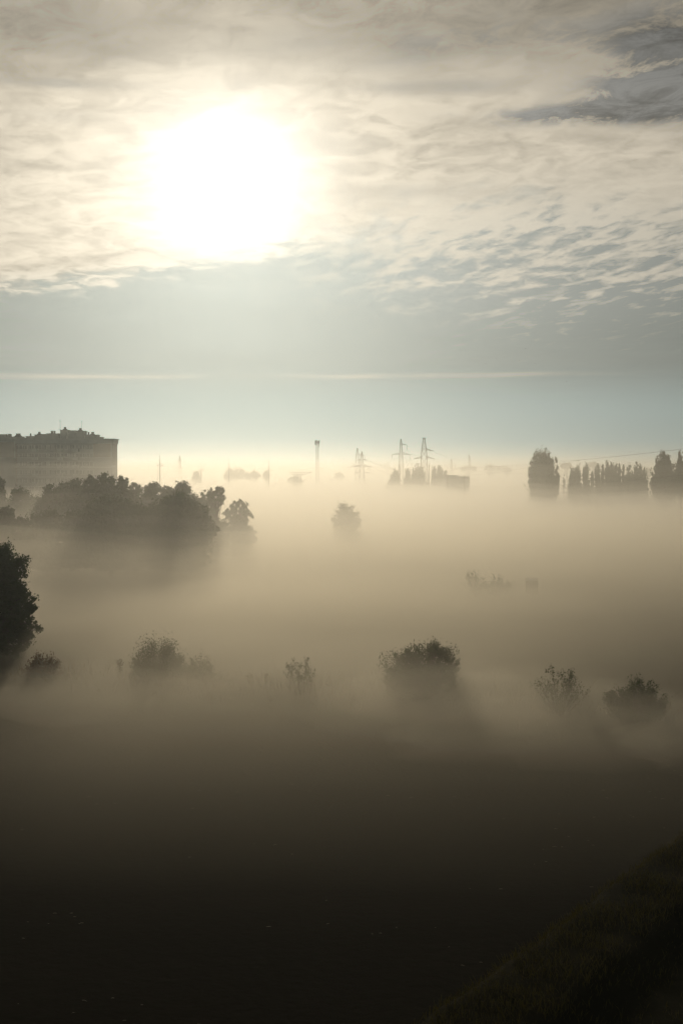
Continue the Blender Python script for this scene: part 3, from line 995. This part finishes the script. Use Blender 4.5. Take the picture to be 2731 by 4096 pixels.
def cable(a, b, sag, label, r=.04):
    a, b = Vector(a), Vector(b)
    mb = MB(); n = 20
    pts = []
    for i in range(n+1):
        t = i/n; p = a.lerp(b, t); p.z -= 4*sag*t*(1-t); pts.append(p - a)
    mb.tube(pts, [r]*(n+1), 4)
    o = mb.build('power_cable', M['cable'], loc=a)
    return tag(o, label, 'cable', WG)


cable(at(1429, 1793, 1080), at(1603, 1756, 1020), 9, "highest cable between the slim pylon and the tall suspension pylon")
cable(at(1603, 1756, 1020), at(1690, 1752, 1000), 6, "highest cable between the tall suspension pylon and the tallest pylon")
cable(at(1377, 1884, 1080), at(1567, 1835, 1020), 6, "left lower cable rising from the slim pylon to the tall suspension pylon")
cable(at(1480, 1884, 1080), at(1639, 1835, 1020), 7, "right lower cable rising from the slim pylon to the tall suspension pylon")
cable(at(1459, 1838, 1080), at(1627, 1797, 1020), 7, "upper side cable from the slim pylon to the tall suspension pylon")
cable(at(1627, 1797, 1020), at(1690, 1803, 1000), 4, "short cable dipping between the two tallest pylons")
cable(at(1725, 1803, 998), at(2095, 1868, 640), 3, "upper cable leaving the tallest pylon towards the right")
cable(at(1737, 1835, 998), at(2110, 1895, 620), 3, "lower cable leaving the tallest pylon towards the right")
cable(at(1480, 1846, 858), at(2115, 1868, 640), 6, "long low cable from the dark tension pylon to the huge poplar clump")
cable(at(1475, 1842, 858), at(1840, 1872, 760), 5, "cable from the dark tension pylon's upper arm over the far poplars")
cable(at(1482, 1867, 858), at(1850, 1894, 760), 5, "cable from the dark tension pylon's middle arm over the far poplars")
cable(at(1478, 1892, 858), at(1850, 1918, 760), 5, "lowest cable from the dark tension pylon past the far poplars")
cable(at(1800, 1873, 640), at(2760, 1792, 360), 1.0, "long cable climbing to the right photo edge above the poplar row", .035)
cable(at(1820, 1944, 640), at(2760, 1897, 360), 1.5, "lower long cable climbing to the right behind the poplar row", .035)

# ------------------------------------------------------------------ birds
bird_me = None
def bird(px, py, d, rz, bank, label):
    global bird_me
    if bird_me is None:
        v, f = [], []
        prof = [(-.3, .012, 0), (-.2, .04, 0), (-.08, .06, 0), (.06, .065, 0), (.16, .045, .01), (.21, .05, .015), (.26, .035, .01), (.31, .006, 0)]
        kx = 8
        for (y, r, dz) in prof:
            for j in range(kx):
                a = 2*math.pi*j/kx; v.append((r*math.cos(a), y, r*math.sin(a) + dz))
        for i in range(len(prof)-1):
            for j in range(kx):
                a, b_ = i*kx+j, i*kx+(j+1) % kx; f.append((a, b_, b_+kx, a+kx))
        f.append(tuple(range(kx))[::-1]); f.append(tuple((len(prof)-1)*kx+j for j in range(kx)))
        for s in (-1, 1):
            n = len(v)
            out = [(.04, .1, .03), (.04, -.08, .03), (.25, -.1, .13), (.25, .13, .14), (.55, -.12, .1), (.48, .08, .12)]
            for dz in (0.008, -.008):
                v += [(s*x, y, z+dz) for x, y, z in out]
            for o_ in (0, 6):
                f += [(n+o_, n+o_+1, n+o_+2, n+o_+3), (n+o_+3, n+o_+2, n+o_+4, n+o_+5)]
            for a, b_ in ((0, 3), (3, 5), (5, 4), (4, 2), (2, 1), (1, 0)):
                f.append((n+a, n+b_, n+b_+6, n+a+6))
        n = len(v)
        v += [(-.03, -.26, .005), (.03, -.26, .005), (.08, -.42, 0), (-.08, -.42, 0), (-.03, -.26, -.005), (.03, -.26, -.005), (.08, -.42, -.008), (-.08, -.42, -.008)]
        f += [(n, n+1, n+2, n+3), (n+7, n+6, n+5, n+4), (n, n+3, n+7, n+4), (n+1, n+5, n+6, n+2), (n+2, n+6, n+7, n+3)]
        bird_me = bpy.data.meshes.new('bird'); bird_me.from_pydata(v, [], f); bird_me.materials.append(M['feather'])
    o = bpy.data.objects.new('flying_bird', bird_me); COL.objects.link(o)
    o.location = at(px, py, d); o.rotation_euler = (0, bank, rz); o.scale = (.42, .42, .42)
    tag(o, label, 'bird', "birds flying over the misty meadow")


bird(2101, 1395, 430, 1.2, .3, "highest of the small dark birds in the sky on the right")
bird(2076, 1443, 440, 1.5, -.2, "small dark bird below the highest one, between two others")
bird(1940, 1454, 440, .8, .1, "small dark bird farthest left in the flock")
bird(1984, 1433, 470, 1.3, .2, "faintest tiny bird second from the left in the flock")
bird(2138, 1454, 440, 2.0, -.3, "small dark bird right of the middle of the flock")
bird(2269, 1477, 470, 1.1, .2, "tiny bird just above the bird that flies lowest")
bird(2264, 1527, 420, 2.2, .4, "lowest and largest looking bird right below the thin bright cloud line")

# ------------------------------------------------------------------ fog and haze (real air)
G = .755
FC = (.955, .925, .86)


def fog_bank(name, label, H, y0, y1, dens, z_bot, amp, wl, off, half=.75, yfar=6300, xshift=0.0, y_end=None, col=None):
    """closed body of mist: undulating top, ramping up from y0 to y1"""
    nx, ny = 90, 130
    ysl = [y0 + (yfar - y0) * (i/(ny-1))**2.6 for i in range(ny)]
    mb = MB(); nv = nx*ny
    for layer in (0, 1):
        for y in ysl:
            for i in range(nx):
                s = -1 + 2*i/(nx-1)
                x = s * (90 + half*y) + xshift
                if layer == 0:
                    ys_ = y
                    if H > 27:      # the upper veil is thinner in front of the apartment block
                        ys_ -= 420*min(1, max(0, (-x - 58)/35))
                    if H == 13.0: ys_ += 150*min(1, max(0, (x - 12)/55))     # the far bank reaches nearer on the right
                    u = min(1, max(0, (ys_-y0)/(y1-y0))); u = u*u*(3-2*u)
                    n1 = fbm(x, y*.6, 1/wl, off) * amp
                    h = H*u*(1 + n1)
                    if H < 11:      # the low fog thins out towards both sides of the near field
                        e_ = min(1, max(0, (-x - 10)/20 if x < 0 else (x - 11)/27)); e_ = e_*e_*(3-2*e_)
                        h *= 1 - .72*e_*min(1, max(0, max(0, 215 - y)/85))
                    if y_end: h *= 1 - min(1, max(0, (y-y_end)/(yfar-y_end)))**2
                    mb.v.append((x, y, max(z_bot + .08, h + z_bot*(1-u))))
                else:
                    mb.v.append((x, y, z_bot))
    def idx(l, j, i): return l*nv + j*nx + i
    for j in range(ny-1):
        for i in range(nx-1):
            mb.f.append((idx(0, j, i), idx(0, j, i+1), idx(0, j+1, i+1), idx(0, j+1, i)))
            mb.f.append((idx(1, j, i), idx(1, j+1, i), idx(1, j+1, i+1), idx(1, j, i+1)))
    for i in range(nx-1):
        mb.f.append((idx(1, 0, i), idx(1, 0, i+1), idx(0, 0, i+1), idx(0, 0, i)))
        mb.f.append((idx(0, ny-1, i), idx(0, ny-1, i+1), idx(1, ny-1, i+1), idx(1, ny-1, i)))
    for j in range(ny-1):
        mb.f.append((idx(1, j+1, 0), idx(1, j, 0), idx(0, j, 0), idx(0, j+1, 0)))
        mb.f.append((idx(1, j, nx-1), idx(1, j+1, nx-1), idx(0, j+1, nx-1), idx(0, j, nx-1)))
    return tag(mb.build(name, mat_fog(name, dens, col or FC, G), smooth=False), label, 'fog', kind='stuff')


mb = MB(); mb.box((-5200, -1200, -1.6), (5200, 6700, 63))
tag(mb.build('haze', mat_fog('haze', .00025, (.86, .94, .97), .84)), "thin bluish morning haze filling the whole valley", "haze", kind="stuff")
layers = [  # top, start, full height, density, unevenness, wavelength
    ("thin upper veil of mist reaching over the treetops", 28, 130, 330, .0009, .05, 300),
    ("faint mist high between the treetops", 25.5, 115, 290, .00022, .10, 70),
    ("faint mist thickening between the treetops", 23.6, 115, 290, .0002, .08, 60),
    ("faint mist at the height of the grove tops", 21.9, 115, 290, .0002, .05, 52),
    ("faint top of the fog around the upper grove crowns", 17.2, 100, 260, .0005, .14, 48),
    ("pale fog layer around the upper grove crowns", 16.0, 100, 260, .0006, .18, 55),
    ("pale fog layer below the crown tops", 14.9, 95, 255, .0008, .20, 62),
    ("pale fog layer halfway up the grove trees", 13.6, 90, 250, .0011, .22, 58),
    ("fog layer drifting across the meadow", 12.5, 88, 250, .0006, .20, 52),
    ("fog layer sliding low across the meadow", 11.4, 84, 240, .0006, .24, 66),
    ("denser fog layer lying over the meadow", 9.2, 78, 220, .0016, .32, 56),
    ("dense fog rolling towards the bushes", 6.8, 62, 165, .0044, .40, 44),
    ("low ground fog hugging the field and the feet of bushes", 4.4, 46, 108, .0105, .45, 34),
    ("thin foremost mist creeping over the bare field", 10.6, 38, 135, .0042, .32, 48),
    ("thick fog bank filling the far meadow around the poplars", 13.0, 370, 620, .0058, .24, 80),
]
for i, (lab, H, y0, y1, dn, am, wl) in enumerate(layers):
    fog_bank('fog', lab, H, y0, y1, dn, -.7 - .07*i, am, wl, 1.3 + 3.7*i, col=FC if H > 11 else (.95, .905, .79))

def wisp(i, x, y, z, rx, ry, rz, dens, seed):
    """a drifting billow of mist: closed lumpy body"""
    mb = MB(); nu, nv = 40, 20
    for j in range(nv+1):
        ph = math.pi*j/nv
        for k_ in range(nu):
            a_ = 2*math.pi*k_/nu
            p = Vector((math.sin(ph)*math.cos(a_), math.sin(ph)*math.sin(a_), math.cos(ph)))
            f = 1 + .38*mnoise.fractal(p*1.7 + Vector((seed*3.1, 0, 0)), 1.0, 2.0, 4)
            mb.v.append((x + p.x*rx*f, y + p.y*ry*f, z + p.z*rz*f))
    for j in range(nv):
        for k_ in range(nu):
            a_, b_ = j*nu + k_, j*nu + (k_+1) % nu
            mb.f.append((a_+nu, b_+nu, b_, a_))
    tag(mb.build('fog_wisp', mat_fog('fog_wisp', dens, (.955, .915, .82), G), smooth=True),
        "drifting billow of mist among the lower fog", 'fog', kind='stuff')


rw = random.Random(77)
for i in range(8):
    y = rw.uniform(84, 300) if i % 3 else rw.uniform(84, 140)
    x = rw.uniform(-.14, .13) * y - 4
    rz = rw.uniform(1.5, 3.2) * (1 + y/220)
    z, rx, ry, dn = rw.uniform(.3, 2.2)*(1 + y/160), rw.uniform(7, 20)*(1 + y/260), rw.uniform(7, 15), rw.uniform(.002, .005)
    if y > 190: dn *= .5
    for q_, (f, w) in enumerate(((1.0, .4), (.68, .6))):
        wisp(i, x, y, z, rx*f, ry*f, rz*f, dn*w, i + 100*q_)
for i, (x, y, z, rx, ry, rz, dn) in enumerate([(15, 101, 1.4, 11, 8, 3.2, .012), (28, 99, 1.3, 9, 7, 3.2, .014), (7, 112, 1.5, 10, 8, 3.6, .010), (-20, 118, 1.2, 12, 8, 2.8, .007), (28, 215, 1.0, 22, 14, 3.0, .002), (9, 118, 1.6, 9, 6, 2.8, .007)]):
    wisp(50+i, x, y, z, rx, ry, rz, dn, 50+i)

# ------------------------------------------------------------------ sun and sky
SUN_EL, SUN_AZ = 11.4, -4.5                # degrees; azimuth measured from +Y towards +X
sd = Vector((math.sin(R(SUN_AZ))*math.cos(R(SUN_EL)), math.cos(R(SUN_AZ))*math.cos(R(SUN_EL)), math.sin(R(SUN_EL))))
sl = bpy.data.lights.new("sun", 'SUN'); sl.energy = 2.0; sl.angle = R(.53); sl.color = (1.0, .84, .60)
so = bpy.data.objects.new("sun", sl); COL.objects.link(so)
so.rotation_euler = (-sd).to_track_quat('-Z', 'Y').to_euler()
so.location = sd * 50 + Vector((0, 0, 60))

W = bpy.data.worlds.new("World"); SC.world = W; W.use_nodes = True
nt = W.node_tree; nt.nodes.clear()


class E:
    """tiny expression wrapper round math nodes"""
    def __init__(self, s): self.s = s
    @staticmethod
    def _op(op, *a):
        n = nt.nodes.new("ShaderNodeMath"); n.operation = op
        for i, q_ in enumerate(a):
            if isinstance(q_, E): nt.links.new(q_.s, n.inputs[i])
            else: n.inputs[i].default_value = float(q_)
        return E(n.outputs[0])
    def __add__(s, o): return E._op('ADD', s, o)
    __radd__ = __add__
    def __sub__(s, o): return E._op('SUBTRACT', s, o)
    def __rsub__(s, o): return E._op('SUBTRACT', o, s)
    def __mul__(s, o): return E._op('MULTIPLY', s, o)
    __rmul__ = __mul__
    def __truediv__(s, o): return E._op('DIVIDE', s, o)
    def __rtruediv__(s, o): return E._op('DIVIDE', o, s)
    def __pow__(s, o): return E._op('POWER', s, o)
    def exp(s): return E._op('EXPONENT', s)
    def clamp(s): return E._op('MINIMUM', E._op('MAXIMUM', s, 0.0), 1.0)
    def max(s, o): return E._op('MAXIMUM', s, o)
    def abs(s): return E._op('ABSOLUTE', s)


def sstep(a, b, e):
    u = ((e - a) / (b - a)).clamp()
    return u*u*(3 - 2*u)


def gauss(az_, el_, a, e, sa, se):
    """soft blob on the sky; negative exponent of squared distances in degrees"""
    p = (az_ - a)/sa; r = (el_ - e)/se
    return (-1.0*(p*p + r*r)).exp()


tc = nt.nodes.new("ShaderNodeTexCoord")
sx = nt.nodes.new("ShaderNodeSeparateXYZ"); nt.links.new(tc.outputs["Generated"], sx.inputs[0])
vx, vy, vz = E(sx.outputs[0]), E(sx.outputs[1]), E(sx.outputs[2])
az = E._op('ARCTAN2', vx, vy) * 57.2958
el = E._op('ARCSINE', vz) * 57.2958
dt = (vx*sd.x + vy*sd.y + vz*sd.z)
th = E._op('ARCCOSINE', E._op('MINIMUM', dt, .9999999)) * 57.2958
zden = vz.max(0.0) + .05
cu, cv = vx / zden, vy / zden


def cloud_noise(su, sv, scale, detail=8.0, rough=.55, dist=0.0, off=(0, 0, 0), shear=0.0):
    cb = nt.nodes.new("ShaderNodeCombineXYZ")
    nt.links.new((cu*su + cv*(shear) + off[0]).s, cb.inputs[0]); nt.links.new((cv*sv + off[1]).s, cb.inputs[1])
    cb.inputs[2].default_value = off[2]
    n = nt.nodes.new("ShaderNodeTexNoise"); nt.links.new(cb.outputs[0], n.inputs["Vector"])
    n.inputs["Scale"].default_value = scale; n.inputs["Detail"].default_value = detail
    n.inputs["Roughness"].default_value = rough; n.inputs["Distortion"].default_value = dist
    return E(n.outputs["Fac"])


def rgb(r, g, b):
    cb = nt.nodes.new("ShaderNodeCombineColor")
    for i, q_ in enumerate((r, g, b)):
        if isinstance(q_, E): nt.links.new(q_.s, cb.inputs[i])
        else: cb.inputs[i].default_value = q_
    return cb.outputs[0]


def mix(fac, a, b):
    n = nt.nodes.new("ShaderNodeMixRGB"); nt.links.new(fac.s, n.inputs["Fac"])
    for s_, q_ in ((n.inputs["Color1"], a), (n.inputs["Color2"], b)):
        if isinstance(q_, tuple): s_.default_value = (*q_, 1)
        else: nt.links.new(q_, s_)
    return n.outputs[0]


def scale_col(col, f):
    n = nt.nodes.new("ShaderNodeVectorMath"); n.operation = 'SCALE'
    if isinstance(col, tuple): n.inputs[0].default_value = col
    else: nt.links.new(col, n.inputs[0])
    if isinstance(f, E): nt.links.new(f.s, n.inputs["Scale"])
    else: n.inputs["Scale"].default_value = f
    return n.outputs[0]


def add_col(a, b):
    n = nt.nodes.new("ShaderNodeVectorMath"); n.operation = 'ADD'
    for i, q_ in enumerate((a, b)):
        if isinstance(q_, tuple): n.inputs[i].default_value = q_
        else: nt.links.new(q_, n.inputs[i])
    return n.outputs[0]


sky = nt.nodes.new("ShaderNodeTexSky"); sky.sky_type = 'NISHITA'; sky.sun_disc = False
sky.sun_elevation = R(SUN_EL); sky.sun_rotation = R(SUN_AZ)
sky.air_density = 1.0; sky.dust_density = 1.5; sky.ozone_density = 1.0
clear = scale_col(sky.outputs[0], .06)

n_str = cloud_noise(.9, 1.0, 1.2, 10, .60, .7, (3.1, 1.7, .2), .15)      # broad streaks
n_fine = cloud_noise(1.8, 1.3, 4.6, 11, .68, .6, (7.7, 2.2, 1.3), .3)    # fine cirrus texture
n_puff = cloud_noise(2.3, .95, 5.6, 9, .60, .35, (1.2, 5.5, 4.0), .5)    # altocumulus
n_edge = cloud_noise(.7, .9, 1.6, 7, .58, .3, (9.2, 4.4, 2.0), .1)
n_dark = cloud_noise(2.0, 1.5, 3.0, 11, .66, .9, (4.0, 8.8, 6.0), .25)

# sunlit veil of thin cloud, brightening towards the sun
t2 = th*th
top = 1.0 - .40*sstep(13.0, 17.6, el)
glow = (.12 + .90*(t2*(-1/1000.0)).exp() + .22*(t2*(-1/150.0)).exp() + .55*(t2*(-1/24.0)).exp()) * top
tc2 = t2*(1.0 + 2.0*(n_fine - .5) + 1.8*(n_str - .5)).max(.2)
core = 2.2*((tc2*tc2)*(-1/9.5)).exp() + 1.0*(tc2*(-1/7.0)).exp() + .42*(t2*(-1/20.0)).exp()
tex = .72 + .22*sstep(.34, .62, n_str) + .16*sstep(.36, .62, n_fine) + .62*(n_fine - .5)
veil_l = glow * tex
veil = add_col(scale_col((1.46, 1.30, 1.03), veil_l), scale_col((1.0, .97, .91), core))

# blue-grey sheet of lower cloud below the slanting edge
sheet_l = .28 + .40*(t2*(-1/420.0)).exp() + .62*(t2*(-1/75.0)).exp()
sheet = scale_col((1.10, 1.18, 1.07), sheet_l * (.93 + .2*(n_edge - .5) + .1*(n_fine - .5)))
sheet = add_col(sheet, scale_col((1.0, .97, .90), core*.35))
edge = 9.1 + .15*az - sstep(1.0, 9.0, az)*1.2
de = el - edge + 2.4*(n_edge - .5) + 2.2*(n_fine - .5)
upper = sstep(-.5, .45, de)
c1 = mix(upper, sheet, veil)
fr = ((de - .25)/.45)
fringe = (-1.0*fr*fr).exp() * sstep(.40, .62, n_fine) * sstep(7.0, -1.0, az)
c1 = mix((fringe*.75).clamp(), c1, scale_col((1.5, 1.37, 1.12), glow*1.05 + .1))

# altocumulus field on the right
field = (1.3*gauss(az, el, 8.5, 8.4, 8.0, 2.4)).clamp()
puff = sstep(.40, .62, n_puff + .25*(n_fine - .5) + .045*(8.9 - el))
gapcol = scale_col((1.44, 1.32, 1.08), glow * 1.0)
pcol = scale_col((1.05, 1.14, 1.08), sheet_l * 1.0)
fieldcol = mix(puff*.88, gapcol, pcol)
c2 = mix((field*1.2).clamp(), c1, fieldcol)

# dark ragged cloud, upper right, and grey bars
dk = gauss(az, el, 13.6, 16.0, 3.2, 1.8) + gauss(az, el, 13.2, 14.4, 3.4, .9) + .8*gauss(az, el, 9.0, 13.85, 4.0, .4) + .3*gauss(az, el, 7.0, 16.8, 5.0, 1.0) + .2*gauss(az, el, .5, 16.4, 7.0, .8)
dkm = (sstep(.26, .62, n_dark + 1.7*(n_fine - .5) + dk*.34 - .20) * dk * 1.5).clamp()
c3 = mix((dkm*.84).clamp(), c2, scale_col((.70, .73, .74), (.16 + .26*glow)*(.45 + 1.2*sstep(.36, .64, n_fine*.7 + n_str*.3))))
bars = (gauss(az, el, -11.4, 14.94, 3.0, .20)*1.1 + gauss(az, el, -9.2, 16.1, 2.0, .4)*.5 + gauss(az, el, 4.5, 13.4 + 1.6, 3.0, .35)*.7
        + gauss(az, el, -.6, 12.9, .9, .3)*.9 + gauss(az, el, 3.0, 15.0, 2.4, .2)*.5 + gauss(az, el, -10.5, 13.7, 2.4, .3)*.4 + gauss(az, el, 2.2, 11.1, 3.6, .28)*.55
        + gauss(az, el, -11.0, 17.0, 3.5, .8)*.5 + gauss(az, el, 1.5, 16.2, 6.0, .9)*.35)
barm = (bars * sstep(.36, .60, n_fine*.65 + n_str*.35) * 1.3).clamp()
c4 = mix(barm*.45, c3, scale_col((.80, .81, .78), .2 + .5*glow))

# thin bright line and the clearer strip near the horizon
wob = .14*(n_edge - .5) + .05*(n_fine - .5)
ln = ((-1.0*(((el - 3.86 - .006*az + wob)/.085)**2)).exp()) * sstep(13.5, 5.0, az) * (.15 + 1.2*sstep(.38, .62, n_str*.6 + n_edge*.4))
low = sstep(4.6, 2.2, el)
strip = add_col(scale_col((.93, 1.15, 1.12), .42 + .58*(t2*(-1/420.0)).exp()), scale_col(clear, .015))
c5 = mix(low*.9, c4, strip)
c6 = mix((ln*.40).clamp(), c5, scale_col((1.46, 1.27, 1.0), glow*.9 + .12))
# away from the sun the veil thins out and the plain sky shows
back = sstep(35.0, 70.0, th)
final = mix(back*.75, c6, clear)
bg = nt.nodes.new("ShaderNodeBackground"); nt.links.new(final, bg.inputs["Color"]); bg.inputs["Strength"].default_value = 1.28
ow = nt.nodes.new("ShaderNodeOutputWorld"); nt.links.new(bg.outputs[0], ow.inputs["Surface"])

# ------------------------------------------------------------------ render settings
cy = SC.cycles
cy.max_bounces = 8; cy.diffuse_bounces = 2; cy.glossy_bounces = 2; cy.transmission_bounces = 2
cy.volume_bounces = 2; cy.transparent_max_bounces = 96
cy.use_denoising = True; cy.use_adaptive_sampling = False
try: cy.denoiser = 'OPENIMAGEDENOISE'
except Exception: pass
cy.sample_clamp_indirect = 4.0
vs = SC.view_settings
vs.view_transform = 'Standard'; vs.look = 'None'; vs.gamma = 1.0; vs.use_curve_mapping = False
vs.exposure = -1.52
